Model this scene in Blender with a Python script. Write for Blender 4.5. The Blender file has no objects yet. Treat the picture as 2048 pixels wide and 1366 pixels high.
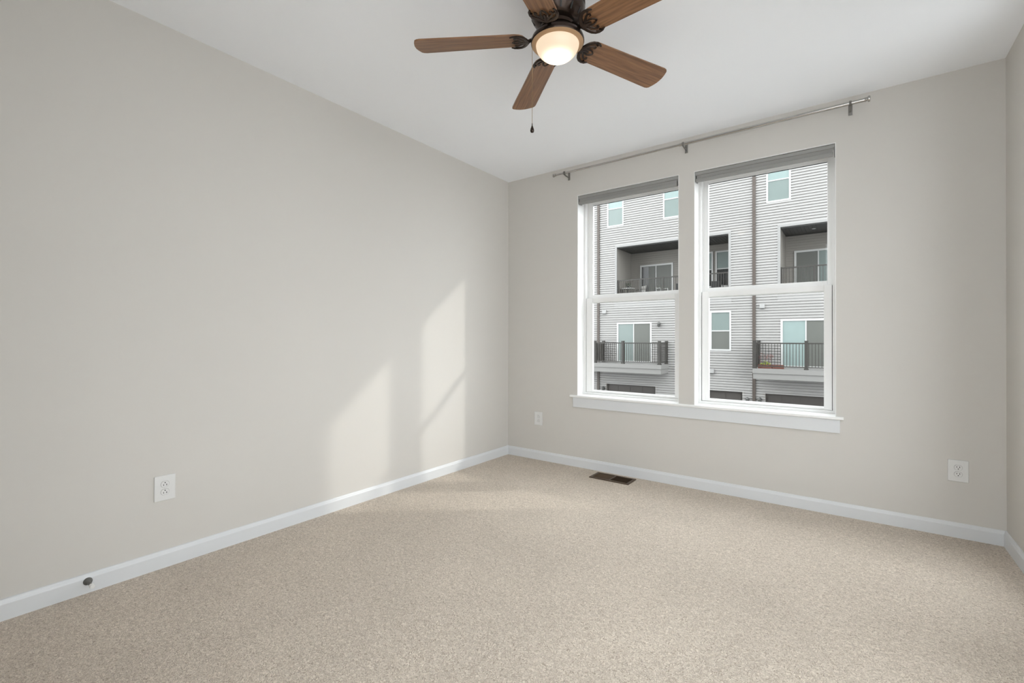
import bpy, bmesh, math, random
from mathutils import Vector, Matrix

# ------------------------------------------------------------------ constants
H = 2.74            # ceiling height
W = 3.494           # room width
YR = -3.95           # rear end of the room
YF = 20.5           # plane of the town house facade across the alley
PI = math.pi
SC = bpy.context.scene
COL = SC.collection

# ------------------------------------------------------------------ camera
cam = bpy.data.cameras.new('camera')
cam_o = bpy.data.objects.new('camera', cam)
COL.objects.link(cam_o)
th, pi_, ro = math.radians(36.46343), math.radians(0.22736), math.radians(0.10621)
fw = Vector((-math.sin(th) * math.cos(pi_), math.cos(th) * math.cos(pi_), math.sin(pi_)))
rt = Vector((math.cos(th), math.sin(th), 0))
up = rt.cross(fw)
r2 = rt * math.cos(ro) + up * math.sin(ro)
u2 = up * math.cos(ro) - rt * math.sin(ro)
mw = Matrix.Identity(4)
for i in range(3):
    mw[i][0], mw[i][1], mw[i][2] = r2[i], u2[i], -fw[i]
mw.translation = (2.80531, -3.73050, 1.15286)
cam_o.matrix_world = mw
cam.sensor_width = 36
cam.lens = 924.363 * 36 / 2048
cam.shift_y = -(683 - 675.19) / 2048
cam.clip_start = 0.02
cam.clip_end = 300
SC.camera = cam_o

# ------------------------------------------------------------------ world, sun, exposure
SKY = 4.9
world = bpy.data.worlds.new('overcast_sky')
SC.world = world
world.use_nodes = True
bg = world.node_tree.nodes['Background']
bg.inputs['Color'].default_value = (0.94, 0.97, 1.0, 1)
bg.inputs['Strength'].default_value = SKY

sun = bpy.data.lights.new('hazy_sun', 'SUN')
sun.energy = 1.05
sun.color = (1.0, 0.97, 0.91)
sun.angle = math.radians(1.9)
sun_o = bpy.data.objects.new('hazy_sun', sun)
COL.objects.link(sun_o)
sd = Vector((1.224, 1.0, 0.84)).normalized()
sun_o.rotation_euler = sd.to_track_quat('Z', 'Y').to_euler()
sun_o.location = (12, 10, 12)

SC.view_settings.view_transform = 'Standard'
SC.view_settings.look = 'None'
SC.view_settings.gamma = 1
SC.view_settings.exposure = 0.25
SC.view_settings.use_curve_mapping = False
SC.cycles.max_bounces = 16
SC.cycles.diffuse_bounces = 10
SC.cycles.transparent_max_bounces = 16
SC.cycles.sample_clamp_indirect = 8

# ------------------------------------------------------------------ materials
def new_mat(name):
    m = bpy.data.materials.new(name)
    m.use_nodes = True
    return m, m.node_tree.nodes, m.node_tree.links, m.node_tree.nodes['Principled BSDF']

def mat(name, col, rough=0.5, metal=0.0, noise=0.0, nscale=20, bump=0.0, bscale=80, spec=0.5):
    m, N, L, b = new_mat(name)
    b.inputs['Roughness'].default_value = rough
    b.inputs['Metallic'].default_value = metal
    b.inputs['Specular IOR Level'].default_value = spec
    tc = N.new('ShaderNodeTexCoord')
    n = N.new('ShaderNodeTexNoise')
    n.inputs['Scale'].default_value = nscale
    n.inputs['Detail'].default_value = 3
    L.new(tc.outputs['Object'], n.inputs['Vector'])
    r = N.new('ShaderNodeMix')
    r.data_type = 'RGBA'
    a = [max(0, c * (1 - noise)) for c in col]
    z = [min(1, c * (1 + noise)) for c in col]
    r.inputs[6].default_value = (*a, 1)
    r.inputs[7].default_value = (*z, 1)
    L.new(n.outputs['Fac'], r.inputs[0])
    L.new(r.outputs[2], b.inputs['Base Color'])
    if bump:
        n2 = N.new('ShaderNodeTexNoise')
        n2.inputs['Scale'].default_value = bscale
        L.new(tc.outputs['Object'], n2.inputs['Vector'])
        bp = N.new('ShaderNodeBump')
        bp.inputs['Strength'].default_value = bump
        bp.inputs['Distance'].default_value = 0.002
        L.new(n2.outputs['Fac'], bp.inputs['Height'])
        L.new(bp.outputs['Normal'], b.inputs['Normal'])
    return m

M = {}
M['wall'] = mat('greige_wall_paint', (0.598, 0.577, 0.547), 0.75, noise=0.012, nscale=1.2, bump=0.05, bscale=260, spec=0.3)
M['ceiling'] = mat('ceiling_paint', (0.885, 0.905, 0.94), 0.9, noise=0.008, nscale=0.8, bump=0.04, bscale=200, spec=0.2)
M['trim'] = mat('white_trim_paint', (0.665, 0.68, 0.70), 0.38, noise=0.006, nscale=3)
M['vinyl'] = mat('white_vinyl', (0.82, 0.82, 0.815), 0.35, noise=0.005, nscale=3)
M['plastic'] = mat('white_plastic', (0.69, 0.69, 0.685), 0.3, noise=0.005)
M['slot'] = mat('dark_slot', (0.02, 0.02, 0.02), 0.7)
M['gap'] = mat('black_window_strip', (0.03, 0.03, 0.032), 0.6)
M['nickel'] = mat('brushed_nickel', (0.46, 0.445, 0.425), 0.20, 1.0, noise=0.05, nscale=60)
M['steel'] = mat('dull_steel', (0.27, 0.26, 0.245), 0.45, 0.85)
M['bronze'] = mat('oil_rubbed_bronze', (0.036, 0.023, 0.017), 0.24, 0.7, noise=0.25, nscale=14)
M['bronze_lip'] = mat('bowl_lit_bronze_lip', (0.44, 0.275, 0.15), 0.42, 0.3, noise=0.06, nscale=14)  # ring bronze lightened, the bowl's light put into its colour
M['stop'] = mat('grey_stop_metal', (0.13, 0.128, 0.12), 0.5, 0.3)
M['brass'] = mat('antique_brass_chain', (0.35, 0.25, 0.14), 0.35, 0.9)
M['rubber'] = mat('white_rubber_tip', (0.75, 0.75, 0.74), 0.6)
M['vent'] = mat('brown_vent_enamel', (0.085, 0.055, 0.033), 0.5, 0.2, noise=0.1)
M['vent_in'] = mat('dark_vent_throat', (0.022, 0.016, 0.010), 0.8)
M['shade'] = mat('grey_shade_fabric', (0.268, 0.264, 0.256), 0.85, noise=0.04, nscale=90, bump=0.15, bscale=500)
M['shade_l'] = mat('grey_cassette', (0.285, 0.282, 0.272), 0.7, noise=0.03, nscale=90)

def carpet():
    m, N, L, b = new_mat('beige_cut_pile_carpet')
    b.inputs['Roughness'].default_value = 1.0
    b.inputs['Specular IOR Level'].default_value = 0.05
    b.inputs['Sheen Weight'].default_value = 0.15
    b.inputs['Sheen Roughness'].default_value = 0.6
    tc = N.new('ShaderNodeTexCoord')
    fine = N.new('ShaderNodeTexNoise'); fine.inputs['Scale'].default_value = 125; fine.inputs['Detail'].default_value = 2.5
    fine.inputs['Distortion'].default_value = 1.6
    L.new(tc.outputs['Object'], fine.inputs['Vector'])
    mid = N.new('ShaderNodeTexNoise'); mid.inputs['Scale'].default_value = 34; mid.inputs['Detail'].default_value = 2
    L.new(tc.outputs['Object'], mid.inputs['Vector'])
    big = N.new('ShaderNodeTexNoise'); big.inputs['Scale'].default_value = 1.9; big.inputs['Detail'].default_value = 3
    big.inputs['Distortion'].default_value = 0.6
    L.new(tc.outputs['Object'], big.inputs['Vector'])
    ramp = N.new('ShaderNodeValToRGB')
    ramp.color_ramp.elements[0].position = 0.30; ramp.color_ramp.elements[0].color = (0.370, 0.302, 0.238, 1)
    ramp.color_ramp.elements[1].position = 0.66; ramp.color_ramp.elements[1].color = (0.785, 0.695, 0.595, 1)
    L.new(fine.outputs['Fac'], ramp.inputs['Fac'])
    def mul(src, fac, lo, hi):
        mr = N.new('ShaderNodeMapRange')
        mr.inputs['From Min'].default_value = 0.3; mr.inputs['From Max'].default_value = 0.7
        mr.inputs['To Min'].default_value = lo; mr.inputs['To Max'].default_value = hi
        L.new(fac, mr.inputs['Value'])
        x = N.new('ShaderNodeMix'); x.data_type = 'RGBA'; x.blend_type = 'MULTIPLY'
        x.inputs[0].default_value = 1
        L.new(src, x.inputs[6]); L.new(mr.outputs['Result'], x.inputs[7])
        return x.outputs[2]
    c = mul(ramp.outputs['Color'], mid.outputs['Fac'], 0.96, 1.04)
    c = mul(c, big.outputs['Fac'], 0.95, 1.05)
    L.new(c, b.inputs['Base Color'])
    add = N.new('ShaderNodeMath'); add.operation = 'ADD'
    L.new(fine.outputs['Fac'], add.inputs[0]); L.new(mid.outputs['Fac'], add.inputs[1])
    bp = N.new('ShaderNodeBump'); bp.inputs['Strength'].default_value = 0.9; bp.inputs['Distance'].default_value = 0.008
    L.new(add.outputs[0], bp.inputs['Height'])
    L.new(bp.outputs['Normal'], b.inputs['Normal'])
    return m
M['carpet'] = carpet()

def glass():
    m, N, L, b = new_mat('clear_window_glass')
    N.remove(b)
    out = N['Material Output']
    t = N.new('ShaderNodeBsdfTransparent'); t.inputs['Color'].default_value = (0.965, 0.975, 0.97, 1)
    g = N.new('ShaderNodeBsdfGlossy'); g.inputs['Roughness'].default_value = 0.0
    f = N.new('ShaderNodeFresnel'); ge = N.new('ShaderNodeNewGeometry')
    io = N.new('ShaderNodeMapRange')            # same index seen from either face of the pane
    io.inputs['To Min'].default_value = 1.30; io.inputs['To Max'].default_value = 1 / 1.30
    L.new(ge.outputs['Backfacing'], io.inputs['Value']); L.new(io.outputs['Result'], f.inputs['IOR'])
    mx = N.new('ShaderNodeMixShader')
    L.new(f.outputs['Fac'], mx.inputs[0]); L.new(t.outputs[0], mx.inputs[1]); L.new(g.outputs[0], mx.inputs[2])
    L.new(mx.outputs[0], out.inputs['Surface'])
    return m
M['glass'] = glass()

def wood():
    m, N, L, b = new_mat('walnut_fan_blade')
    b.inputs['Roughness'].default_value = 0.38
    tc = N.new('ShaderNodeTexCoord')
    mp = N.new('ShaderNodeMapping'); mp.inputs['Scale'].default_value = (1.6, 26, 26)
    L.new(tc.outputs['Object'], mp.inputs['Vector'])
    n = N.new('ShaderNodeTexNoise'); n.inputs['Scale'].default_value = 3.2; n.inputs['Detail'].default_value = 5
    n.inputs['Distortion'].default_value = 0.5
    L.new(mp.outputs[0], n.inputs['Vector'])
    r = N.new('ShaderNodeValToRGB')
    r.color_ramp.elements[0].position = 0.3; r.color_ramp.elements[0].color = (0.125, 0.056, 0.024, 1)
    r.color_ramp.elements[1].position = 0.72; r.color_ramp.elements[1].color = (0.285, 0.143, 0.065, 1)
    L.new(n.outputs['Fac'], r.inputs['Fac']); L.new(r.outputs['Color'], b.inputs['Base Color'])
    return m
M['wood'] = wood()

def bowl():
    m, N, L, b = new_mat('lit_frosted_glass_bowl')
    tc = N.new('ShaderNodeTexCoord')
    sx = N.new('ShaderNodeSeparateXYZ'); L.new(tc.outputs['Object'], sx.inputs[0])
    cx = N.new('ShaderNodeCombineXYZ'); L.new(sx.outputs[0], cx.inputs[0]); L.new(sx.outputs[1], cx.inputs[1])
    ln = N.new('ShaderNodeVectorMath'); ln.operation = 'LENGTH'; L.new(cx.outputs[0], ln.inputs[0])
    mr = N.new('ShaderNodeMapRange'); mr.interpolation_type = 'SMOOTHSTEP'
    mr.inputs['From Min'].default_value = 0.010; mr.inputs['From Max'].default_value = 0.088
    mr.inputs['To Min'].default_value = 1.0; mr.inputs['To Max'].default_value = 0.0
    L.new(ln.outputs['Value'], mr.inputs['Value'])
    mx = N.new('ShaderNodeMix'); mx.data_type = 'RGBA'
    mx.inputs[6].default_value = (0.73, 0.57, 0.405, 1); mx.inputs[7].default_value = (4.2, 3.7, 2.9, 1)
    pw = N.new('ShaderNodeMath'); pw.operation = 'POWER'; pw.inputs[1].default_value = 1.5
    L.new(mr.outputs['Result'], pw.inputs[0]); L.new(pw.outputs[0], mx.inputs[0])
    b.inputs['Base Color'].default_value = (0.14, 0.12, 0.10, 1)
    b.inputs['Roughness'].default_value = 0.35
    L.new(mx.outputs[2], b.inputs['Emission Color'])
    b.inputs['Emission Strength'].default_value = 1.0
    return m
M['bowl'] = bowl()

# outside
M['siding'] = mat('light_grey_lap_siding', (0.335, 0.325, 0.315), 0.6, noise=0.03, nscale=1.5)
M['siding_shaded'] = mat('shaded_porch_siding', (0.215, 0.200, 0.180), 0.6, noise=0.03, nscale=1.5)  # browner porch siding, darkened further to put the shade into its colour
M['ext_trim'] = mat('white_exterior_trim', (0.48, 0.48, 0.47), 0.5, noise=0.02)
M['ext_board'] = mat('grey_fascia_board', (0.265, 0.262, 0.255), 0.6, noise=0.03)
M['deck'] = mat('weathered_deck_board', (0.215, 0.21, 0.20), 0.65, noise=0.04)
M['downspout'] = mat('brown_aluminium', (0.075, 0.060, 0.051), 0.5, noise=0.05)
M['soffit'] = mat('charcoal_soffit', (0.050, 0.050, 0.047), 0.7)
M['rail'] = mat('black_aluminium_rail', (0.035, 0.032, 0.028), 0.5)
M['garage'] = mat('dark_brown_garage_door', (0.058, 0.051, 0.046), 0.6, noise=0.04)
M['screen'] = mat('grey_insect_screen', (0.106, 0.110, 0.099), 0.5, noise=0.06, nscale=4)
M['teal'] = mat('pale_teal_tinted_glass', (0.165, 0.203, 0.192), 0.3, noise=0.08, nscale=3)
M['teal_l'] = mat('bright_teal_tinted_glass', (0.235, 0.30, 0.29), 0.25, noise=0.06, nscale=3)
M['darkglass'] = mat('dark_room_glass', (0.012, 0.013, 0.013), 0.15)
M['ext_lamp'] = mat('dark_metal_lantern', (0.10, 0.10, 0.095), 0.4, 0.4)
M['asphalt'] = mat('alley_asphalt', (0.09, 0.09, 0.09), 0.9, noise=0.2, nscale=2)
M['bounce_ground'] = mat('pale_bounce_ground', (0.72, 0.715, 0.71), 0.9, noise=0.05, nscale=2)  # unseen ground, made this pale to bounce light indoors
M['own'] = mat('own_house_siding', (0.24, 0.24, 0.24), 0.7, noise=0.03)
M['terracotta'] = mat('terracotta_planter', (0.19, 0.075, 0.055), 0.7, noise=0.1)
M['leaf'] = mat('yellow_green_leaves', (0.30, 0.36, 0.07), 0.6, noise=0.3, nscale=20)
M['redleaf'] = mat('reddish_stems', (0.24, 0.10, 0.09), 0.6, noise=0.3, nscale=20)
M['black'] = mat('matt_black_metal', (0.03, 0.03, 0.03), 0.5)
M['white_ext'] = mat('white_powder_coat', (0.60, 0.60, 0.58), 0.4)
M['cushion'] = mat('pale_cushion_fabric', (0.34, 0.33, 0.31), 0.9)

# ------------------------------------------------------------------ mesh helpers
class MB:
    def __init__(s):
        s.bm = bmesh.new()
    def box(s, lo, hi, bev=0.0, mtx=None):
        c = [(a + b) / 2 for a, b in zip(lo, hi)]
        d = [abs(b - a) for a, b in zip(lo, hi)]
        m = Matrix.Translation(c) @ Matrix.Diagonal((*d, 1))
        if mtx is not None:
            m = mtx @ m
        r = bmesh.ops.create_cube(s.bm, size=1.0, matrix=m)
        if bev:
            es = list({e for v in r['verts'] for e in v.link_edges})
            bmesh.ops.bevel(s.bm, geom=es, offset=bev, segments=2, affect='EDGES', profile=0.5)
        return s
    def quad(s, a, b, c, d):
        s.bm.faces.new([s.bm.verts.new(p) for p in (a, b, c, d)])
        return s
    def prism(s, prof, axis, a, b):
        """closed 2D profile extruded along axis x/y/z; prof gives the two other coords in order"""
        def P(p, t):
            return {'x': (t, p[0], p[1]), 'y': (p[0], t, p[1]), 'z': (p[0], p[1], t)}[axis]
        v0 = [s.bm.verts.new(P(p, a)) for p in prof]
        v1 = [s.bm.verts.new(P(p, b)) for p in prof]
        n = len(prof)
        for i in range(n):
            s.bm.faces.new((v0[i], v0[(i + 1) % n], v1[(i + 1) % n], v1[i]))
        s.bm.faces.new(v0[::-1]); s.bm.faces.new(v1)
        return s
    def lathe(s, prof, c=(0, 0, 0), n=48, mtx=None):
        rings = []
        for r, z in prof:
            if r < 1e-6:
                rings.append([s.bm.verts.new((c[0], c[1], c[2] + z))])
            else:
                rings.append([s.bm.verts.new((c[0] + r * math.cos(2 * PI * k / n), c[1] + r * math.sin(2 * PI * k / n), c[2] + z)) for k in range(n)])
        for A, B in zip(rings[:-1], rings[1:]):
            for k in range(n):
                k2 = (k + 1) % n
                if len(A) == 1 and len(B) == 1:
                    continue
                if len(A) == 1:
                    s.bm.faces.new((A[0], B[k], B[k2]))
                elif len(B) == 1:
                    s.bm.faces.new((A[k], A[k2], B[0]))
                else:
                    s.bm.faces.new((A[k], A[k2], B[k2], B[k]))
        if mtx is not None:
            vs = [v for R in rings for v in R]
            bmesh.ops.transform(s.bm, matrix=mtx, verts=vs)
        return s
    def tube(s, pts, rad, n=8, flat=1.0):
        """round tube along pts (local), radius per point, flattened along world z by flat"""
        pts = [Vector(p) for p in pts]
        if not isinstance(rad, (list, tuple)):
            rad = [rad] * len(pts)
        rings = []
        for i, p in enumerate(pts):
            t = (pts[min(i + 1, len(pts) - 1)] - pts[max(i - 1, 0)]).normalized()
            ref = Vector((0, 0, 1)) if abs(t.z) < 0.9 else Vector((1, 0, 0))
            a = t.cross(ref).normalized(); b = a.cross(t).normalized()
            ring = []
            for k in range(n):
                q = a * math.cos(2 * PI * k / n) + b * math.sin(2 * PI * k / n) * flat
                ring.append(s.bm.verts.new(p + q * rad[i]))
            rings.append(ring)
        for A, B in zip(rings[:-1], rings[1:]):
            for k in range(n):
                s.bm.faces.new((A[k], A[(k + 1) % n], B[(k + 1) % n], B[k]))
        s.bm.faces.new(rings[0][::-1]); s.bm.faces.new(rings[-1])
        return s
    def sphere(s, c, r, sc=(1, 1, 1), sub=2):
        m = Matrix.Translation(c) @ Matrix.Diagonal((*sc, 1))
        bmesh.ops.create_icosphere(s.bm, subdivisions=sub, radius=r, matrix=m)
        return s
    def build(s, name, m, parent=None, loc=(0, 0, 0), smooth=False, mtx=None):
        bmesh.ops.recalc_face_normals(s.bm, faces=s.bm.faces)
        me = bpy.data.meshes.new(name)
        s.bm.to_mesh(me); s.bm.free()
        me.materials.append(m)
        if smooth:
            me.polygons.foreach_set('use_smooth', [True] * len(me.polygons))
            me.set_sharp_from_angle(angle=math.radians(38))
        o = bpy.data.objects.new(name, me)
        COL.objects.link(o)
        if parent is not None:
            o.parent = parent
        if mtx is not None:
            o.matrix_basis = mtx
        else:
            o.location = loc
        return o

def tag(o, label=None, cat=None, group=None, kind=None):
    if label: o['label'] = label
    if cat: o['category'] = cat
    if group: o['group'] = group
    if kind: o['kind'] = kind
    return o

def thing(name, label, cat, loc=(0, 0, 0), group=None):
    o = bpy.data.objects.new(name, None)
    o.empty_display_size = 0.1
    COL.objects.link(o)
    o.location = loc
    return tag(o, label, cat, group)

def struct(name, mb, m, label=None, **k):
    o = mb.build(name, m, **k)
    o['kind'] = 'structure'
    if label: o['label'] = label
    return o

# ------------------------------------------------------------------ room shell
WT = 0.215                                  # outer wall thickness
SILL, HEAD = 0.648, 2.462                   # window opening
OPEN = [(0.787, 1.692), (1.809, 2.712)]     # x ranges of the two windows
SIDE = [(-1.25, -0.60), (-2.45, -1.85), (-3.88, -2.72)]     # y ranges of the added side windows, out of view
S_LO, S_HI = 0.22, 2.56

struct('floor', MB().box((-0.3, YR - 0.2, -0.25), (W + 0.3, WT, 0.0)), M['carpet'], 'beige cut pile carpet floor')
struct('ceiling', MB().box((-0.3, YR - 0.2, H), (W + 0.3, WT, H + 0.2)), M['ceiling'], 'flat white painted ceiling')
struct('wall_left', MB().box((-0.2, YR - 0.2, 0), (0, 0, H)), M['wall'], 'long greige wall with soft sunlight patches')
b = MB()
b.box((-0.2, 0, 0), (OPEN[0][0], WT, H))
b.box((OPEN[0][1], 0, SILL), (OPEN[1][0], WT, HEAD))
b.box((OPEN[1][1], 0, 0), (W + 0.2, WT, H))
b.box((OPEN[0][0], 0, 0), (OPEN[1][1], WT, SILL - 0.02))
b.box((OPEN[0][0], 0, HEAD), (OPEN[1][1], WT, H))
struct('wall_back', b, M['wall'], 'greige wall with the two windows')
b = MB()
b.box((W, SIDE[0][1], 0), (W + 0.2, 0, H))
b.box((W, SIDE[1][1], 0), (W + 0.2, SIDE[0][0], H))
b.box((W, SIDE[2][1], 0), (W + 0.2, SIDE[1][0], H))
b.box((W, YR - 0.2, 0), (W + 0.2, SIDE[2][0], H))
for y0, y1 in SIDE:
    b.box((W, y0, 0), (W + 0.2, y1, S_LO)); b.box((W, y0, S_HI), (W + 0.2, y1, H))
struct('wall_right', b, M['wall'], 'greige wall at the right edge')
RD = (2.42, 3.47)                           # glazed door added in the unseen rear wall to light the room
b = MB()
b.box((-0.2, YR - 0.2, 0), (RD[0], YR, H)); b.box((RD[1], YR - 0.2, 0), (W + 0.2, YR, H)); b.box((RD[0], YR - 0.2, 2.62), (RD[1], YR, H))
struct('wall_rear', b, M['wall'])

# baseboards: flat board with an eased, stepped top
BB = [(0, 0), (0.014, 0), (0.014, 0.066), (0.0125, 0.070), (0.0105, 0.0735), (0.0085, 0.080), (0.006, 0.0845), (0, 0.086)]
struct('baseboard_left', MB().prism(BB, 'y', YR, 0), M['trim'], 'white baseboard along the long wall')
struct('baseboard_back', MB().prism([(-x, z) for x, z in BB], 'x', 0, W), M['trim'], 'white baseboard under the windows')
struct('baseboard_right', MB().prism([(W - x, z) for x, z in BB], 'y', YR, 0), M['trim'], 'white baseboard at the right edge')
# the prism 'y' axis takes (x, z); 'x' axis takes (y, z)

# window stool and apron
b = MB()
b.prism([(-0.022, SILL - 0.020), (-0.026, SILL - 0.016), (-0.026, SILL - 0.005), (-0.022, SILL), (0.0, SILL), (0.0, SILL - 0.020)], 'x', 0.722, 2.753)
for x0, x1 in OPEN:
    b.box((x0, 0.0, SILL - 0.020), (x1, 0.13, SILL))
struct('trim_1', b, M['vinyl'], 'white window stool below both windows')  # same paint as the trim, whitened to carry the daylight on the stool
struct('trim_2', MB().box((0.748, -0.014, 0.540), (2.733, 0.0, SILL - 0.020), 0.002), M['trim'], 'white apron board below the window stool')

# ------------------------------------------------------------------ windows
def ring(b, x0, x1, z0, z1, l, r, bt, t, y0, y1, bev=0.0):
    """rectangular frame in the xz plane"""
    b.box((x0, y0, z0), (x0 + l, y1, z1), bev)
    b.box((x1 - r, y0, z0), (x1, y1, z1), bev)
    b.box((x0 + l, y0, z0), (x1 - r, y1, z0 + bt), bev)
    b.box((x0 + l, y0, z1 - t), (x1 - r, y1, z1), bev)
    return b

GEO = [dict(lg=(0.876, 1.621), ug=(0.860, 1.640)), dict(lg=(1.887, 2.640), ug=(1.874, 2.659))]
WLAB = ['left double hung window, white vinyl', 'right double hung window, white vinyl']
for i, (x0, x1) in enumerate(OPEN):
    g = GEO[i]
    b = MB()
    # jamb lining: white returns at both sides and the head
    b.box((x0, 0.0, SILL), (x0 + 0.004, 0.12, HEAD)); b.box((x1 - 0.004, 0.0, SILL), (x1, 0.12, HEAD))
    b.box((x0 + 0.004, 0.0, HEAD - 0.004), (x1 - 0.004, 0.12, HEAD))
    # vinyl frame
    ring(b, x0, x1, SILL, HEAD, 0.022, 0.022, 0.020, 0.028, 0.12, 0.212)
    # stop bead between the two sash tracks
    b.box((x0 + 0.022, 0.157, 1.54), (x0 + 0.030, 0.163, HEAD - 0.028)); b.box((x1 - 0.030, 0.157, 1.54), (x1 - 0.022, 0.163, HEAD - 0.028))
    w = struct('window_%d' % (i + 1), b, M['vinyl'], WLAB[i])
    # lower sash (inner track)
    sx0, sx1, lz0, lz1 = x0 + 0.0255, x1 - 0.0255, SILL + 0.022, 1.535
    gx0, gx1 = g['lg']
    ls = ring(MB(), sx0, sx1, lz0, lz1, gx0 - sx0, sx1 - gx1, 0.686 - lz0, lz1 - 1.492, 0.128, 0.155, 0.0025)
    ls.box((gx0 - 0.002, 0.150, 0.684), (gx1 + 0.002, 0.155, 0.690)); ls.box((gx0 - 0.002, 0.150, 1.488), (gx1 + 0.002, 0.155, 1.494))
    ls = ls.build('lower_sash', M['vinyl'], w)
    MB().box((gx0 - 0.01, 0.141, 0.68), (gx1 + 0.01, 0.145, 1.50)).build('glass_pane', M['glass'], ls)
    # the dark weatherstrip lines: shade of the gaps beside the lower sash, put in as black
    ws = MB()
    ws.box((x0 + 0.022, 0.136, SILL + 0.02), (sx0, 0.15, lz1 - 0.004)); ws.box((sx1, 0.136, SILL + 0.02), (x1 - 0.022, 0.15, lz1 - 0.004))
    ws.build('gap_strip', M['gap'], w)
    # upper sash (outer track)
    ux0, ux1, uz0, uz1 = x0 + 0.0225, x1 - 0.0225, 1.525, HEAD - 0.028
    gx0, gx1 = g['ug']
    us = ring(MB(), ux0, ux1, uz0, uz1, gx0 - ux0, ux1 - gx1, 1.566 - uz0, uz1 - 2.398, 0.165, 0.192, 0.0025).build('upper_sash', M['vinyl'], w)
    MB().box((gx0 - 0.01, 0.178, 1.56), (gx1 + 0.01, 0.182, 2.41)).build('glass_pane', M['glass'], us)
    MB().box((gx0, 0.171, 2.3945), (gx1, 0.178, 2.398)).build('glazing_bead', M['gap'], us)

# unseen side windows, added only to light the room
for i, (y0, y1) in enumerate(SIDE):
    b = MB()
    xa, xb = W + 0.10, W + 0.16
    b.box((xa, y0, S_LO), (xb, y0 + 0.05, S_HI)); b.box((xa, y1 - 0.05, S_LO), (xb, y1, S_HI))
    b.box((xa, y0 + 0.05, S_LO), (xb, y1 - 0.05, S_LO + 0.05)); b.box((xa, y0 + 0.05, S_HI - 0.05), (xb, y1 - 0.05, S_HI))
    b.box((xa, y0 + 0.05, 1.37), (xb, y1 - 0.05, 1.42))
    w = struct('window_%d' % (i + 3), b, M['vinyl'])
    MB().box((W + 0.128, y0 + 0.05, S_LO + 0.05), (W + 0.132, y1 - 0.05, S_HI - 0.05)).build('glass_pane', M['glass'], w)

b = MB()
ya, yb2 = YR - 0.15, YR - 0.09
b.box((RD[0], ya, 0), (RD[0] + 0.06, yb2, 2.62)); b.box((RD[1] - 0.06, ya, 0), (RD[1], yb2, 2.62)); b.box((RD[0] + 0.06, ya, 0), (RD[1] - 0.06, yb2, 0.12)); b.box((RD[0] + 0.06, ya, 2.56), (RD[1] - 0.06, yb2, 2.62))
w = struct('added_door_1', b, M['vinyl'])
MB().box((RD[0] + 0.06, YR - 0.124, 0.12), (RD[1] - 0.06, YR - 0.12, 2.56)).build('glass_pane', M['glass'], w)

# ------------------------------------------------------------------ roller blinds
def roller_blind(x0, x1, label):
    t = thing('roller_blind', label, 'blind', ((x0 + x1) / 2, 0.03, HEAD), 'rolled up grey blinds')
    L = t.location
    hw = (x1 - x0) / 2 - 0.006
    z = lambda v: v - HEAD
    y = lambda v: v - 0.03
    # cassette: back plate, top and a tall fascia with a lighter top lip
    prof = [(y(0.072), z(2.4575)), (y(0.010), z(2.4575)), (y(0.003), z(2.452)), (y(0.005), z(2.432)), (y(0.014), z(2.428)), (y(0.018), z(2.44)), (y(0.066), z(2.448))]
    MB().prism(prof, 'x', -hw, hw).build('cassette', M['shade_l'], t)
    # rolled fabric
    b = MB()
    pr = []
    for k in range(20):
        a = 2 * PI * k / 20
        pr.append((y(0.038) + 0.022 * math.cos(a), z(2.408) + 0.022 * math.sin(a)))
    b.prism(pr, 'x', -hw + 0.018, hw - 0.018)
    b.prism([(y(0.0115), z(2.431)), (y(0.0135), z(2.431)), (y(0.0125), z(2.402)), (y(0.0105), z(2.402))], 'x', -hw + 0.010, hw - 0.012)
    b.build('fabric_roll', M['shade'], t, smooth=True)
    # hem bar
    hp = [(y(0.006), z(2.404)), (y(0.003), z(2.400)), (y(0.002), z(2.386)), (y(0.005), z(2.376)), (y(0.014), z(2.376)), (y(0.017), z(2.386)), (y(0.016), z(2.400)), (y(0.013), z(2.404))]
    MB().prism(hp, 'x', -hw + 0.006, hw - 0.010).build('hem_bar', M['shade_l'], t)
    for sx in (-1, 1):
        xe = sx * hw
        MB().prism([(y(0.004), z(2.4575)), (y(0.072), z(2.4575)), (y(0.072), z(2.386)), (y(0.030), z(2.380)), (y(0.004), z(2.386))], 'x', xe, xe - sx * 0.004 if sx > 0 else xe + 0.004).build('end_cap', M['shade'], t)
    return t
roller_blind(*OPEN[0], 'grey roller blind rolled up at the top of the left window')
roller_blind(*OPEN[1], 'grey roller blind rolled up at the top of the right window')

# ------------------------------------------------------------------ curtain rod
RZ, RY = 2.660, -0.09
cr = thing('curtain_rod', 'brushed nickel curtain rod on three brackets above the windows', 'curtain rod', (1.735, 0, RZ))
def cp(x, yy, zz): return (x - 1.735, yy, zz - RZ)
MB().tube([cp(0.60, RY, RZ), cp(1.78, RY, RZ)], 0.0085, 16).build('rod', M['nickel'], cr, smooth=True)
MB().tube([cp(1.72, RY, RZ), cp(2.872, RY, RZ)], 0.0115, 16).build('rod', M['nickel'], cr, smooth=True)
for xe, s, rr in ((0.605, -1, 0.0155), (2.868, 1, 0.0175)):
    Rm = Matrix.Translation(cp(xe, RY, RZ)) @ Matrix.Rotation(s * PI / 2, 4, 'Y')
    MB().lathe([(0, -0.006), (rr * 0.75, -0.006), (rr * 0.8, 0.0), (rr * 0.62, 0.004), (rr * 0.66, 0.009), (rr, 0.011), (rr * 1.05, 0.016), (rr, 0.022), (rr * 0.4, 0.0245), (0, 0.025)], n=24, mtx=Rm).build('finial', M['nickel'], cr, smooth=True)
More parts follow.
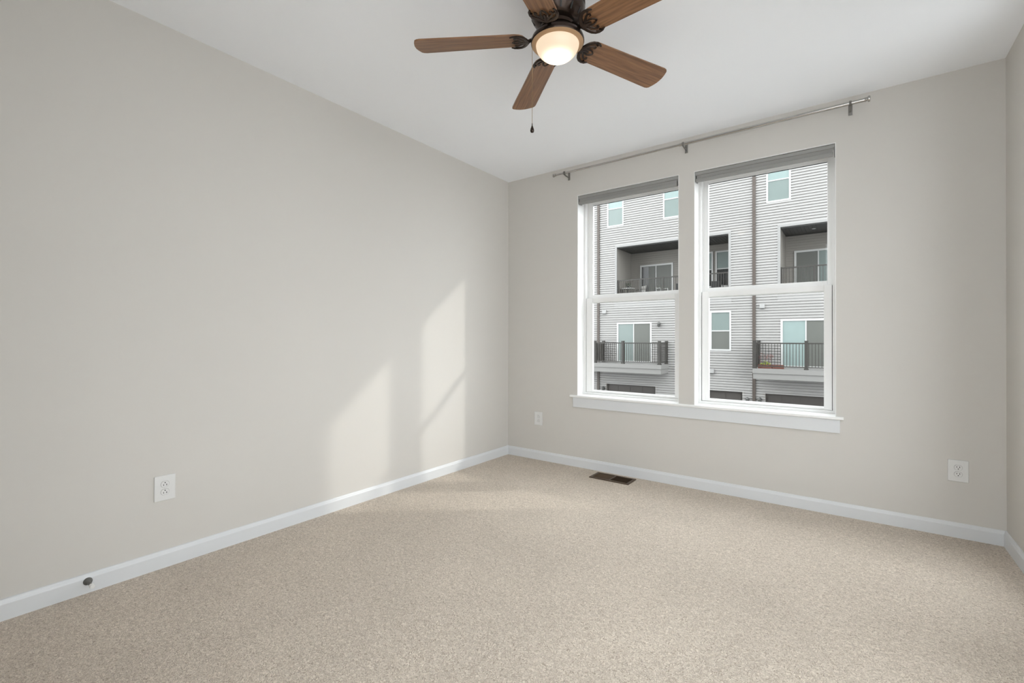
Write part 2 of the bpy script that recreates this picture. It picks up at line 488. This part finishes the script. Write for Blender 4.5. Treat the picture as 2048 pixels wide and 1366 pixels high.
for x in (0.700, 1.750, 2.790):
    b = MB()
    b.box(cp(x - 0.011, -0.004, RZ - 0.042), cp(x + 0.011, 0.0, RZ + 0.026), 0.0015)
    arm = [cp(x, -0.003, RZ - 0.018), cp(x, -0.04, RZ - 0.018), cp(x, -0.07, RZ - 0.016), cp(x, RY - 0.002, RZ - 0.014)]
    b.tube(arm, 0.0055, 10)
    pts = []
    for k in range(15):
        a = -PI * 0.5 + 2 * PI * k / 14 * 0.98
        pts.append(cp(x, RY + 0.0145 * math.cos(a), RZ + 0.0145 * math.sin(a)))
    for dx in (-0.004, 0.0, 0.004):
        b.tube([(p[0] + dx, p[1], p[2]) for p in pts], 0.0026, 6)
    b.tube([cp(x, -0.0035, RZ + 0.014), cp(x, -0.0065, RZ + 0.014)], 0.0035, 10)
    b.tube([cp(x, -0.0035, RZ - 0.034), cp(x, -0.0065, RZ - 0.034)], 0.0035, 10)
    b.build('bracket', M['steel'], cr, smooth=True)

# ------------------------------------------------------------------ ceiling fan
HX, HY, HZ, PH = 1.7322, -1.9374, 2.512, 3.68317
fan = thing('ceiling_fan', 'five blade ceiling fan with walnut blades, bronze motor and lit frosted bowl', 'ceiling fan', (HX, HY, H))
fz = lambda z: z - H
# motor housing hugging the ceiling
MB().lathe([(0, fz(H)), (0.098, fz(H)), (0.100, fz(2.728)), (0.112, fz(2.722)), (0.121, fz(2.706)), (0.124, fz(2.675)), (0.124, fz(2.652)), (0.1205, fz(2.648)), (0.1205, fz(2.642)),
            (0.124, fz(2.638)), (0.121, fz(2.618)), (0.113, fz(2.597)), (0.100, fz(2.579)), (0.086, fz(2.569)), (0.074, fz(2.565)), (0, fz(2.565))], n=64).build('motor_housing', M['bronze'], fan, smooth=True)
# cooling slots on the housing
for k in range(14):
    a = 2 * PI * k / 14
    mt = Matrix.Rotation(a, 4, 'Z') @ Matrix.Translation((0.1105, 0, fz(2.594))) @ Matrix.Rotation(math.radians(28), 4, 'Y')
    b = MB()
    b.box((-0.004, -0.0035, -0.014), (0.0012, 0.0035, 0.014), mtx=mt)
    b.build('cooling_slot', M['slot'], fan)
# rotor plate that carries the blade brackets
MB().lathe([(0, fz(2.566)), (0.074, fz(2.566)), (0.080, fz(2.560)), (0.080, fz(2.546)), (0.070, fz(2.541)), (0, fz(2.541))], n=48).build('rotor_plate', M['bronze'], fan, smooth=True)
# switch housing flaring down to the light ring
MB().lathe([(0, fz(2.548)), (0.056, fz(2.548)), (0.060, fz(2.543)), (0.070, fz(2.537)), (0.090, fz(2.529)), (0.107, fz(2.519)), (0.116, fz(2.508)), (0.1195, fz(2.498)), (0.1195, fz(2.489)), (0.117, fz(2.4855)), (0.113, fz(2.487)), (0, fz(2.50))], n=64).build('switch_housing', M['bronze'], fan, smooth=True)
MB().lathe([(0.1165, fz(2.4870)), (0.1165, fz(2.4845)), (0.112, fz(2.4820)), (0.100, fz(2.4785)), (0.0965, fz(2.4800)), (0.0965, fz(2.487))], n=64).build('light_ring', M['bronze_lip'], fan, smooth=True)
# frosted bowl, own origin on the axis so the glow pattern follows it
prof = []
for k in range(15):
    a = PI / 2 * k / 14
    prof.append((0.0968 * math.cos(a), -0.0735 * math.sin(a)))
prof[-1] = (0, -0.0735)
MB().lathe([(0.092, 0.002)] + prof, n=64).build('glass_bowl', M['bowl'], fan, loc=(0, 0, fz(2.483)), smooth=True)

def blade_mesh():
    out = []
    r0, r1 = 0.160, 0.660
    for w_, r_ in [(0.000, 0.1415), (0.022, 0.1445), (0.042, 0.154), (0.055, 0.170), (0.0590, 0.192), (0.0605, 0.26), (0.064, 0.40), (0.069, 0.56), (0.0705, 0.620), (0.0685, 0.634), (0.061, 0.643), (0.040, 0.6515), (0.018, 0.656), (0.0, 0.657)]:
        out.append((r_, w_))
    full = out + [(r, -w) for r, w in out[-2:0:-1]]
    b = MB()
    t = 0.0035
    b.prism(full, 'z', -t, t)
    es = [e for e in b.bm.edges if abs(e.verts[0].co.z - e.verts[1].co.z) < 1e-6 and len(e.link_faces) == 2]
    bmesh.ops.bevel(b.bm, geom=es, offset=0.0012, segments=1, affect='EDGES')
    return b

def iron_mesh():
    b = MB()
    z = -0.0085
    for s in (1, -1):
        rim = [(0.134, 0.0), (0.138, 0.014), (0.144, 0.030), (0.153, 0.045), (0.166, 0.0560), (0.182, 0.0605), (0.198, 0.0590), (0.212, 0.0520)]
        b.tube([(r, s * w, z) for r, w in rim], [0.012, 0.010, 0.009, 0.0085, 0.008, 0.0075, 0.0065, 0.0035], 8, 0.55)
        sc = [(0.138, 0.003), (0.150, 0.009), (0.161, 0.021), (0.172, 0.034), (0.184, 0.0405), (0.194, 0.037), (0.193, 0.030), (0.186, 0.029)]
        b.tube([(r, s * w, z) for r, w in sc], [0.008, 0.0065, 0.0055, 0.005, 0.0048, 0.0042, 0.0036, 0.003], 8, 0.55)
        sc2 = [(0.155, 0.013), (0.167, 0.013), (0.179, 0.015), (0.191, 0.012), (0.201, 0.004), (0.205, 0.0)]
        b.tube([(r, s * w, z) for r, w in sc2], [0.0048, 0.0048, 0.0048, 0.0044, 0.004, 0.003], 8, 0.55)
        b.lathe([(0, -0.004), (0.0045, -0.003), (0.005, 0.0), (0.005, 0.004)], c=(0.190, s * 0.0525, z - 0.002), n=10)
    b.tube([(0.136, 0, z), (0.158, 0, z), (0.178, 0, z)], [0.011, 0.008, 0.004], 8, 0.55)
    # arm back to the rotor
    b.tube([(0.072, 0, 0.034), (0.086, 0, 0.030), (0.102, 0, 0.014), (0.116, 0, 0.000), (0.136, 0, z)], [0.014, 0.012, 0.010, 0.0095, 0.012], 10, 0.7)
    return b

blade_o = iron_o = None
for k in range(5):
    a = PH - k * 2 * PI / 5
    mtx = Matrix.Translation((0, 0, fz(HZ))) @ Matrix.Rotation(a, 4, 'Z') @ Matrix.Rotation(math.radians(-11.5), 4, 'X')
    if blade_o is None:
        blade_o = blade_mesh().build('blade', M['wood'], fan, mtx=mtx)
        iron_o = iron_mesh().build('blade_bracket', M['bronze'], blade_o, smooth=True)
    else:
        o = blade_o.copy(); COL.objects.link(o); o.parent = fan; o.matrix_basis = mtx
        c = iron_o.copy(); COL.objects.link(c); c.parent = o

# pull chain from the light ring
px, py = -0.1135 * math.cos(th) , -0.1135 * math.sin(th)
b = MB()
b.tube([(px * 0.92, py * 0.92, fz(2.492)), (px, py, fz(2.486)), (px, py, fz(2.31))], 0.0011, 6)
zz = 2.312
while zz > 2.128:
    b.sphere((px, py, fz(zz)), 0.0018, sub=1); zz -= 0.0046
b.tube([(px, py, fz(2.312)), (px, py, fz(2.126))], 0.0006, 5)
chain = b.build('pull_chain', M['brass'], fan, smooth=True)
MB().lathe([(0, 0.022), (0.0018, 0.021), (0.0022, 0.012), (0.0045, 0.005), (0.0082, -0.006), (0.0090, -0.013), (0.0068, -0.019), (0, -0.022)], c=(px, py, fz(2.106)), n=20).build('pull_fob', M['bronze'], chain, smooth=True)

# ------------------------------------------------------------------ wall outlets
def outlet(loc, rotz, label, ground_up=True, w=0.090, h=0.127):
    t = thing('wall_outlet', label, 'outlet', loc, 'white duplex wall outlets')
    t.rotation_euler = (0, 0, rotz)        # local +y points into the room's wall, -y to the viewer
    b = MB()
    b.box((-w / 2, -0.0065, -h / 2), (w / 2, 0.0, h / 2), 0.003)
    b.build('cover_plate', M['plastic'], t)
    for s in (1, -1):
        prof = []
        for k in range(28):
            a = 2 * PI * k / 28
            prof.append((0.0172 * math.cos(a), max(-0.0142, min(0.0142, 0.0172 * math.sin(a))) + s * 0.0195))
        r = MB()
        r.prism(prof, 'y', -0.0085, -0.006)
        r = r.build('receptacle', M['plastic'], t)
        sl = MB()
        g = 1 if ground_up else -1
        zc = s * 0.0195
        for dx, hh in ((-0.0063, 0.0036), (0.0063, 0.0044)):
            sl.box((dx - 0.0013, -0.0088, zc - g * 0.0035 - hh), (dx + 0.0013, -0.0080, zc - g * 0.0035 + hh))
        pr = [(0.0027 * math.cos(2 * PI * k / 12), zc + g * 0.0075 + 0.0027 * math.sin(2 * PI * k / 12)) for k in range(12)]
        sl.prism(pr, 'y', -0.0088, -0.0080)
        sl.build('slots', M['slot'], r)
        # grey outline, gap shadow put in as colour: groove around the receptacle
        gr = MB()
        pr = [(p[0] * 1.07, (p[1] - zc) * 1.07 + zc) for p in prof]
        gr.prism(pr, 'y', -0.0070, -0.0062)
        gr.build('groove_shade', mat_groove_shade, r)
    b = MB().lathe([(0, 0.0012), (0.0026, 0.0008), (0.0030, 0)], n=12, mtx=Matrix.Translation((0, -0.0065, 0)) @ Matrix.Rotation(PI / 2, 4, 'X'))
    b.build('screw', M['plastic'], t)
    return t
mat_groove_shade = mat('grey_shadow_gap', (0.30, 0.30, 0.295), 0.6)
outlet((0.0, -2.891, 0.3995), PI / 2, 'white duplex outlet low on the long plain wall')
outlet((0.3685, 0.0, 0.3935), 0, 'white duplex outlet between the room corner and the windows')
outlet((3.2965, 0.0, 0.389), 0, 'white duplex outlet on the window wall near the right corner', ground_up=False)

# ------------------------------------------------------------------ floor vent
vt = thing('floor_vent', 'brown metal floor register in the carpet below the left window', 'floor vent', (1.197, -0.150, 0.0))
vx, vy = 0.172, 0.086
b = MB()
ring2 = [(-vx, -vy), (vx, -vy), (vx, vy), (-vx, vy)]
for (xa, ya, xb, yb) in ((-vx, -vy, -vx + 0.022, vy), (vx - 0.022, -vy, vx, vy), (-vx + 0.022, -vy, vx - 0.022, -vy + 0.020), (-vx + 0.022, vy - 0.020, vx - 0.022, vy)):
    b.box((xa, ya, 0.0), (xb, yb, 0.0075), 0.0015)
b.box((-0.006, -vy + 0.02, 0.0), (0.006, vy - 0.02, 0.0065))
b.build('frame', M['vent'], vt)
MB().box((-vx + 0.02, -vy + 0.018, 0.0), (vx - 0.02, vy - 0.018, 0.0012)).build('throat', M['vent_in'], vt)
b = MB()
for k in range(9):
    yy = -vy + 0.030 + k * (2 * vy - 0.060) / 8
    for xa, xb in ((-vx + 0.022, -0.006), (0.006, vx - 0.022)):
        tilt = math.radians(40 if xa < 0 else -50)
        mt = Matrix.Translation(((xa + xb) / 2, yy, 0.0030)) @ Matrix.Rotation(tilt, 4, 'X')
        b.box((-(xb - xa) / 2, -0.0035, -0.0006), ((xb - xa) / 2, 0.0035, 0.0006), mtx=mt)
b.build('louvers', M['vent'], vt)

# ------------------------------------------------------------------ door stop
ds = thing('door_stop', 'small metal door stop with white tip on the long baseboard', 'door stop', (0.014, -3.184, 0.054))
RX = Matrix.Rotation(PI / 2, 4, 'Y')
MB().lathe([(0, 0), (0.0165, 0), (0.0165, 0.003), (0.012, 0.010), (0.0065, 0.016), (0.0065, 0.020), (0.0065, 0.064), (0, 0.064)], n=24, mtx=RX).build('stem', M['stop'], ds, smooth=True)
MB().lathe([(0.0066, 0.060), (0.0085, 0.060), (0.0090, 0.075), (0.0078, 0.081), (0, 0.082)], n=20, mtx=RX).build('rubber_tip', M['rubber'], ds, smooth=True)

# ================================================================== OUTSIDE
GZ = -3.35
struct('ground', MB().box((-70, WT + 0.3, GZ - 0.2), (70, 90, GZ)), M['asphalt'], 'asphalt alley between the two rows of houses')
struct('ground_side', MB().box((W + 0.4, -70, GZ - 0.2), (70, WT + 0.3, GZ)), M['bounce_ground'])
struct('ground_rear', MB().box((-70, -70, GZ - 0.2), (W + 0.4, -4.18, GZ)), M['bounce_ground'])
# the house this room belongs to: storeys above, below and left; unseen, made tall to shade the facade
b = MB()
b.box((-14, -4.16, H + 0.2), (W + 0.2, WT, 20.0)); b.box((-14, -4.16, GZ), (W + 0.2, WT, -0.25)); b.box((-14, -4.16, -0.25), (-0.3, WT, H + 0.2))
b.box((W + 0.2, -0.28, GZ), (W + 5.2, WT, 20.0))      # added unseen wing, keeps the sun out of the side windows
struct('wall_house', b, M['own'])

th_row = thing('townhouse', 'light grey sided townhouse row across the alley, seen through both windows', 'house', (-4, YF, GZ))
OX, OY, OZ = th_row.location
def T(p): return (p[0] - OX, p[1] - OY, p[2] - OZ)
def bld(b, name, m, parent=None, **k):
    """build in world coordinates, parented to the row (or to a part at the row's origin)"""
    bmesh.ops.translate(b.bm, vec=(-OX, -OY, -OZ), verts=b.bm.verts)
    return b.build(name, m, parent if parent is not None else th_row, **k)

COURSE, LAP = 0.125, 0.048
def siding(x0, x1, z0, z1, y, holes, zbase=GZ, lap=LAP):
    b = MB()
    cuts = {z0, z1}
    z = zbase
    while z < z1:
        if z > z0: cuts.add(round(z, 5))
        z += COURSE
    for h in holes:
        for q in (h[2], h[3]):
            if z0 < q < z1: cuts.add(q)
    cuts = sorted(cuts)
    for za, zb in zip(cuts[:-1], cuts[1:]):
        if zb - za < 1e-4: continue
        zm = (za + zb) / 2
        spans = [(x0, x1)]
        for hx0, hx1, hz0, hz1 in holes:
            if hz0 < zm < hz1:
                ns = []
                for a, c in spans:
                    if hx1 <= a or hx0 >= c: ns.append((a, c)); continue
                    if hx0 > a: ns.append((a, hx0))
                    if hx1 < c: ns.append((hx1, c))
                spans = ns
        n = math.floor((zm - zbase) / COURSE)
        cz = zbase + n * COURSE
        def off(z):
            t = (z - cz) / COURSE       # dutch lap: flat lower face, cove, recessed top band under the next lip
            return y - lap * max(0.0, min(1.0, 1.0 - (t - 0.58) / 0.14))
        zs = [za] + [q for q in (cz + 0.58 * COURSE, cz + 0.72 * COURSE) if za < q < zb - 1e-5] + [zb - 1e-6]
        for a, c in spans:
            for p, q in zip(zs[:-1], zs[1:]):
                b.quad((a, off(p), p), (c, off(p), p), (c, off(q), q), (a, off(q), q))
            if abs(za - cz) < 1e-4:
                b.quad((a, y, za), (c, y, za), (c, y - lap, za), (a, y - lap, za))
    return b

LOG = [(-7.81, -2.06, 3.30, 6.29), (0.13, 5.90, 3.30, 6.29)]
GAR = [(-8.42, -5.63), (-4.25, -1.45), (-0.48, 2.35)]
WINS = [(-8.39, -7.41, 7.48, 9.40), (-5.23, -4.25, 7.48, 9.40), (-0.44, 0.54, 7.48, 9.40), (2.75, 3.73, 7.48, 9.40), (-2.90, -1.94, 0.62, 2.56), (-7.80, -5.83, -0.10, 2.10), (0.13, 2.10, -0.10, 2.10)]
holes = list(LOG) + WINS + [(a, c, GZ, -1.33) for a, c in GAR]
bld(siding(-16, 9, GZ, 11.6, YF, holes), 'siding', M['siding'])
# roof slab and side walls behind the facade
b = MB(); b.box((-16, YF + 0.01, 11.6), (9, YF + 10, 11.8)); b.box((-16, YF + 2.3, GZ), (9, YF + 2.5, 11.6))
b.box((-16, YF + 0.02, 6.6), (9, YF + 2.3, 6.75))
bld(b, 'roof', M['own'])
# downspouts
for xc in (-8.92, -0.945):
    b = MB(); b.box((xc - 0.07, YF - 0.10, GZ + 0.1), (xc + 0.07, YF - 0.02, 11.4), 0.01)
    bld(b, 'downspout', M['downspout'])

# recessed porches
for i, (x0, x1, z0, z1) in enumerate(LOG):
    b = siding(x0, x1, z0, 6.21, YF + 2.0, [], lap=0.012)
    pw = bld(b, 'porch_wall', M['siding_shaded'])
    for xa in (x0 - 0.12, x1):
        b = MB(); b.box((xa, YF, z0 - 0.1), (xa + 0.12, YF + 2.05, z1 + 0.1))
        bld(b, 'porch_side', M['siding_shaded'])
    b = MB(); b.box((x0, YF - 0.01, z0 - 0.12), (x1, YF + 2.05, z0))
    bld(b, 'porch_floor', M['deck'])
    b = MB()
    n = 16
    b.box((x0, YF + 0.0, 6.245), (x1, YF + 2.05, 6.35))
    for k in range(int((x1 - x0) / 0.15)):
        b.box((x0 + k * 0.15 + 0.008, YF + 0.01, 6.235), (x0 + k * 0.15 + 0.142, YF + 2.0, 6.246))
    sf = bld(b, 'porch_ceiling', M['soffit'])
    # white casing of the opening
    b = MB()
    b.box((x0 - 0.12, YF - 0.05, z0), (x0, YF + 0.02, z1 + 0.11)); b.box((x1, YF - 0.05, z0), (x1 + 0.12, YF + 0.02, z1 + 0.11))
    b.box((x0, YF - 0.05, z1), (x1, YF + 0.02, z1 + 0.11))
    bld(b, 'porch_casing', M['ext_board'])
    b = MB(); b.box((x0 - 0.13, YF - 0.035, 2.96), (x1 + 0.13, YF, 3.23))
    bld(b, 'fascia_board', M['ext_board'])
    # guard rail in the opening
    rail = MB()
    rail.box((x0, YF + 0.03, 4.40), (x1, YF + 0.08, 4.455)); rail.box((x0, YF + 0.035, 3.40), (x1, YF + 0.075, 3.44))
    xx = x0 + 0.11
    while xx < x1:
        rail.box((xx - 0.010, YF + 0.045, 3.44), (xx + 0.010, YF + 0.065, 4.40)); xx += 0.115
    for xp in (x0 + 0.03, x0 + 1.30, x0 + 2.55, x0 + 4.1, x1 - 0.03):
        rail.box((xp - 0.03, YF + 0.025, 3.30), (xp + 0.03, YF + 0.085, 4.47))
    bld(rail, 'porch_railing', M['rail'])
# small recessed porch lamp
b = MB(); b.lathe([(0, 0), (0.08, 0), (0.07, -0.012), (0, -0.014)], c=(1.35, YF + 0.9, 6.236), n=20)
bld(b, 'porch_downlight', M['ext_trim'])

def pane_unit(x0, x1, z0, z1, y, split, mats, fr=0.075, vertical=True, name='house_window', bars=0.05):
    """framed opening with two panes; vertical=True splits by a meeting rail at z=split, else by a stile at x=split"""
    b = MB()
    ring(b, x0, x1, z0, z1, fr, fr, fr, fr, y - 0.055, y + 0.02)
    if vertical: b.box((x0 + fr, y - 0.045, split - bars / 2), (x1 - fr, y + 0.02, split + bars / 2))
    else: b.box((split - bars / 2, y - 0.045, z0 + fr), (split + bars / 2, y + 0.02, z1 - fr))
    f = bld(b, name, M['ext_trim'])
    if vertical: R = [(x0 + fr, x1 - fr, split + bars / 2, z1 - fr), (x0 + fr, x1 - fr, z0 + fr, split - bars / 2)]
    else: R = [(x0 + fr, split - bars / 2, z0 + fr, z1 - fr), (split + bars / 2, x1 - fr, z0 + fr, z1 - fr)]
    for (a, c, d, e), m in zip(R, mats):
        q = MB(); q.box((a, y - 0.028, d), (c, y - 0.022, e))
        bld(q, 'pane', M[m], f)
    return f
# top storey windows
for x in (-8.39, -5.23, -0.44, 2.75):
    pane_unit(x, x + 0.98, 7.48, 9.40, YF, 8.48, ('teal_l', 'teal'), vertical=True)
# tall narrow window beside the lower balcony
pane_unit(-2.90, -1.94, 0.62, 2.56, YF, 1.59, ('teal', 'screen'))
# sliding doors of the lower balconies
pane_unit(-7.80, -5.83, -0.10, 2.10, YF, -6.83, ('teal', 'screen'), vertical=False, name='sliding_door', fr=0.09)
pane_unit(0.13, 2.10, -0.10, 2.10, YF, 1.11, ('teal_l', 'screen'), vertical=False, name='sliding_door', fr=0.09)
# sliding doors and windows at the back of the porches
f = pane_unit(-7.23, -5.33, 3.30, 5.48, YF + 2.0, -6.30, ('darkglass', 'screen'), vertical=False, name='sliding_door', fr=0.09)
b = MB(); b.box((-6.72, YF + 1.955, 3.42), (-6.36, YF + 1.97, 5.38)); bld(b, 'curtain', M['screen'], f)
pane_unit(0.49, 2.45, 3.30, 5.47, YF + 2.0, 1.47, ('screen', 'teal'), vertical=False, name='sliding_door', fr=0.09)
for x in (-3.98, -3.10):
    pane_unit(x, x + 0.76, 3.95, 5.86, YF + 2.0, 4.91, ('teal', 'darkglass'))

# garage doors set into the lowest storey
for a, c in GAR:
    b = MB()
    b.box((a, YF + 0.10, GZ), (c, YF + 0.16, -1.33))
    for k in range(4):
        zz = GZ + 0.06 + k * 0.49
        for j in range(4):
            w_ = (c - a) / 4
            b.box((a + j * w_ + 0.06, YF + 0.085, zz), (a + (j + 1) * w_ - 0.06, YF + 0.10, zz + 0.40))
    g = bld(b, 'garage_door', M['garage'])
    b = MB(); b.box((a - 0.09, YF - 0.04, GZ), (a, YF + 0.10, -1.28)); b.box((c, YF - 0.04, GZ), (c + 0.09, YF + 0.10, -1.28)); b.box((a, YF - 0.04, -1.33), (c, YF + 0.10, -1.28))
    bld(b, 'casing', M['siding_shaded'], g)

# vent hoods and wall lanterns
for x0, x1, z0, z1 in ((-8.67, -8.43, 2.62, 2.84), (-0.71, -0.50, 2.62, 2.84), (-2.93, -2.70, -0.49, -0.25)):
    b = MB(); b.prism([(YF, z1), (YF - 0.10, z1 - 0.03), (YF - 0.14, z0 + 0.02), (YF - 0.14, z0), (YF, z0)], 'x', x0, x1)
    h = bld(b, 'vent_hood', M['ext_board'])
    b = MB(); b.box((x0 + 0.02, YF - 0.125, z0 - 0.012), (x1 - 0.02, YF - 0.01, z0)); bld(b, 'outlet_slot', M['slot'], h)
for x, z in ((-5.42, 1.96), (-1.22, -1.68), (-0.70, -1.65), (-8.59, -1.62)):
    b = MB()
    b.lathe([(0, 0.14), (0.03, 0.13), (0.10, 0.06), (0.105, 0.04), (0.075, 0.035), (0.07, -0.10), (0.05, -0.13), (0, -0.135)], c=(x, YF - 0.13, z), n=16)
    b.box((x - 0.06, YF - 0.03, z - 0.06), (x + 0.06, YF - 0.01, z + 0.08)); b.tube([(x, YF - 0.02, z + 0.03), (x, YF - 0.12, z + 0.09)], 0.015, 8)
    bld(b, 'wall_lantern', M['ext_lamp'], smooth=True)

# projecting balconies
def balcony(x0, x1, part_x, posts, top, side_right):
    y0 = YF - 1.2
    b = MB(); b.box((x0, y0 - 0.02, -0.33), (x1 + 0.02, YF, -0.12))
    deck = bld(b, 'balcony', M['deck'])
    b = MB(); b.box((x0 + 0.02, y0 + 0.01, -0.585), (x1 - 0.01, YF, -0.33)); bld(b, 'fascia', M['deck'], deck)
    b = MB()
    b.box((x0, y0 + 0.05, top - 0.055), (x1 - 0.05, y0 + 0.11, top)); b.box((x0, y0 + 0.06, -0.03), (x1 - 0.05, y0 + 0.10, 0.01))
    xx = x0 + 0.05
    while xx < x1 - 0.08:
        b.box((xx - 0.011, y0 + 0.069, 0.01), (xx + 0.011, y0 + 0.091, top - 0.05)); xx += 0.115
    if side_right:
        xr = x1 - 0.08
        b.box((xr - 0.03, y0 + 0.1, top - 0.055), (xr + 0.03, YF - 0.03, top)); b.box((xr - 0.02, y0 + 0.1, -0.03), (xr + 0.02, YF - 0.03, 0.01))
        yy = y0 + 0.18
        while yy < YF - 0.08:
            b.box((xr - 0.011, yy - 0.011, 0.01), (xr + 0.011, yy + 0.011, top - 0.05)); yy += 0.115
    bld(b, 'railing', M['rail'], deck)
    for xp, yp in posts:
        b = MB(); b.box((xp - 0.062, yp - 0.062, -0.12), (xp + 0.062, yp + 0.062, top + 0.07)); b.box((xp - 0.08, yp - 0.08, -0.12), (xp + 0.08, yp + 0.08, -0.05)); b.box((xp - 0.07, yp - 0.07, top + 0.07), (xp + 0.07, yp + 0.07, top + 0.09))
        bld(b, 'post', M['rail'], deck)
    b = MB(); b.box((part_x - 0.02, y0 + 0.12, -0.05), (part_x + 0.02, YF - 0.06, top - 0.01)); bld(b, 'privacy_panel', M['rail'], deck)
    return deck
yb = YF - 1.2 + 0.08
balcony(-9.7, -4.95, -8.60, [(-8.60, yb), (-8.58, YF - 0.10), (-6.99, yb), (-5.05, yb), (-5.03, YF - 0.09)], 1.0, True)
balcony(-0.83, 3.10, -0.76, [(-0.76, yb), (-0.74, YF - 0.10), (1.20, yb), (3.0, yb)], 1.03, True)

# flower boxes standing on the right balcony
def planter(x0, x1, label, kind):
    y0, y1, z0 = YF - 1.02, YF - 0.84, -0.12
    t = thing('planter_box', label, 'planter', ((x0 + x1) / 2, (y0 + y1) / 2, z0), 'planters on the balcony')
    hw, hd = (x1 - x0) / 2, (y1 - y0) / 2
    b = MB()
    b.prism([(-hd * 0.8, 0), (hd * 0.8, 0), (hd, 0.15), (hd * 1.06, 0.15), (hd * 1.06, 0.175), (-hd * 1.06, 0.175), (-hd * 1.06, 0.15), (-hd, 0.15)], 'x', -hw, hw)
    b.build('trough', M['terracotta'], t)
    rnd = random.Random(5 if kind else 9)
    if kind:
        b = MB()
        for k in range(46):
            a, r = rnd.uniform(0, 2 * PI), rnd.uniform(0, 1) ** 0.5
            c = Vector((r * math.cos(a) * hw * 0.75, r * math.sin(a) * hd, 0.19 + rnd.uniform(0, 0.17) * (1.1 - r)))
            b.sphere(c, rnd.uniform(0.028, 0.045), (1, 1, 0.5), 1)
        b.build('foliage', M['leaf'], t)
        b = MB()
        for k in range(9):
            x = rnd.uniform(-0.2, 0.28); l = rnd.uniform(0.3, 0.52)
            b.tube([(x, 0, 0.17), (x + rnd.uniform(-0.04, 0.04), 0.02, 0.17 + l * 0.6), (x + rnd.uniform(-0.08, 0.08), 0.02, 0.17 + l)], 0.006, 5)
            for j in range(5):
                b.sphere((x + rnd.uniform(-0.07, 0.07), rnd.uniform(-0.04, 0.04), 0.17 + l * rnd.uniform(0.6, 1.05)), 0.024, (1, 1, 0.6), 1)
        b.build('stems', M['redleaf'], t)
    return t
planter(-0.64, -0.10, 'reddish planter box with yellow green plant on the right balcony', 1)
planter(-0.08, 0.36, 'low reddish planter box without leaves on the right balcony', 0)

# furniture on the left porch
pz = 3.30
t = thing('patio_table', 'dark round patio table at the left end of the shaded porch', 'table', (-7.45, YF + 0.62, pz))
MB().lathe([(0, 0.70), (0.40, 0.70), (0.41, 0.715), (0.40, 0.73), (0, 0.73)], n=32).build('tabletop', M['white_ext'], t)
MB().lathe([(0, 0.70), (0.03, 0.70), (0.03, 0.06), (0.22, 0.03), (0.22, 0.0), (0, 0.0)], n=20).build('pedestal', M['black'], t)
t = thing('potted_plant', 'small dark potted plant on the round patio table', 'plant', (-7.42, YF + 0.60, pz + 0.73))
MB().lathe([(0, 0), (0.07, 0), (0.09, 0.12), (0.075, 0.12), (0, 0.10)], n=16).build('pot', M['black'], t)
b = MB(); rnd = random.Random(3)
for k in range(26):
    b.sphere((rnd.uniform(-0.16, 0.16), rnd.uniform(-0.12, 0.12), rnd.uniform(0.12, 0.30)), 0.035, (1, 1, 0.6), 1)
b.build('foliage', mat('dark_green_leaves', (0.035, 0.05, 0.03), 0.6), t)
def patio_chair(x, y, rz, label, mm, cm):
    t = thing('patio_chair', label, 'chair', (x, y, pz), 'patio chairs on the porch')
    t.rotation_euler = (0, 0, rz)
    MB().box((-0.23, -0.23, 0.41), (0.23, 0.23, 0.45), 0.01).build('seat', M[cm], t)
    b = MB(); b.box((-0.23, 0.215, 0.50), (0.23, 0.24, 0.86), 0.01); b.build('backrest', M[cm], t)
    for sx in (-1, 1):
        MB().tube([(sx * 0.22, -0.24, 0), (sx * 0.22, -0.20, 0.43), (sx * 0.22, -0.18, 0.64), (sx * 0.22, 0.22, 0.66)], 0.016, 8).build('front_leg', M[mm], t)
        MB().tube([(sx * 0.22, 0.28, 0), (sx * 0.22, 0.21, 0.43), (sx * 0.22, 0.24, 0.87)], 0.016, 8).build('rear_leg', M[mm], t)
    return t
patio_chair(-6.75, YF + 0.75, -0.6, 'dark patio chair with pale cushion beside the round porch table', 'black', 'cushion')
patio_chair(-5.55, YF + 0.80, 0.9, 'white framed patio chair before the porch sliding door', 'white_ext', 'screen')
patio_chair(-4.55, YF + 0.70, 0.3, 'black patio chair right of the white chair on the porch', 'black', 'black')
patio_chair(-2.75, YF + 0.80, 0.4, 'black patio chair at the right end of the shaded porch', 'black', 'black')
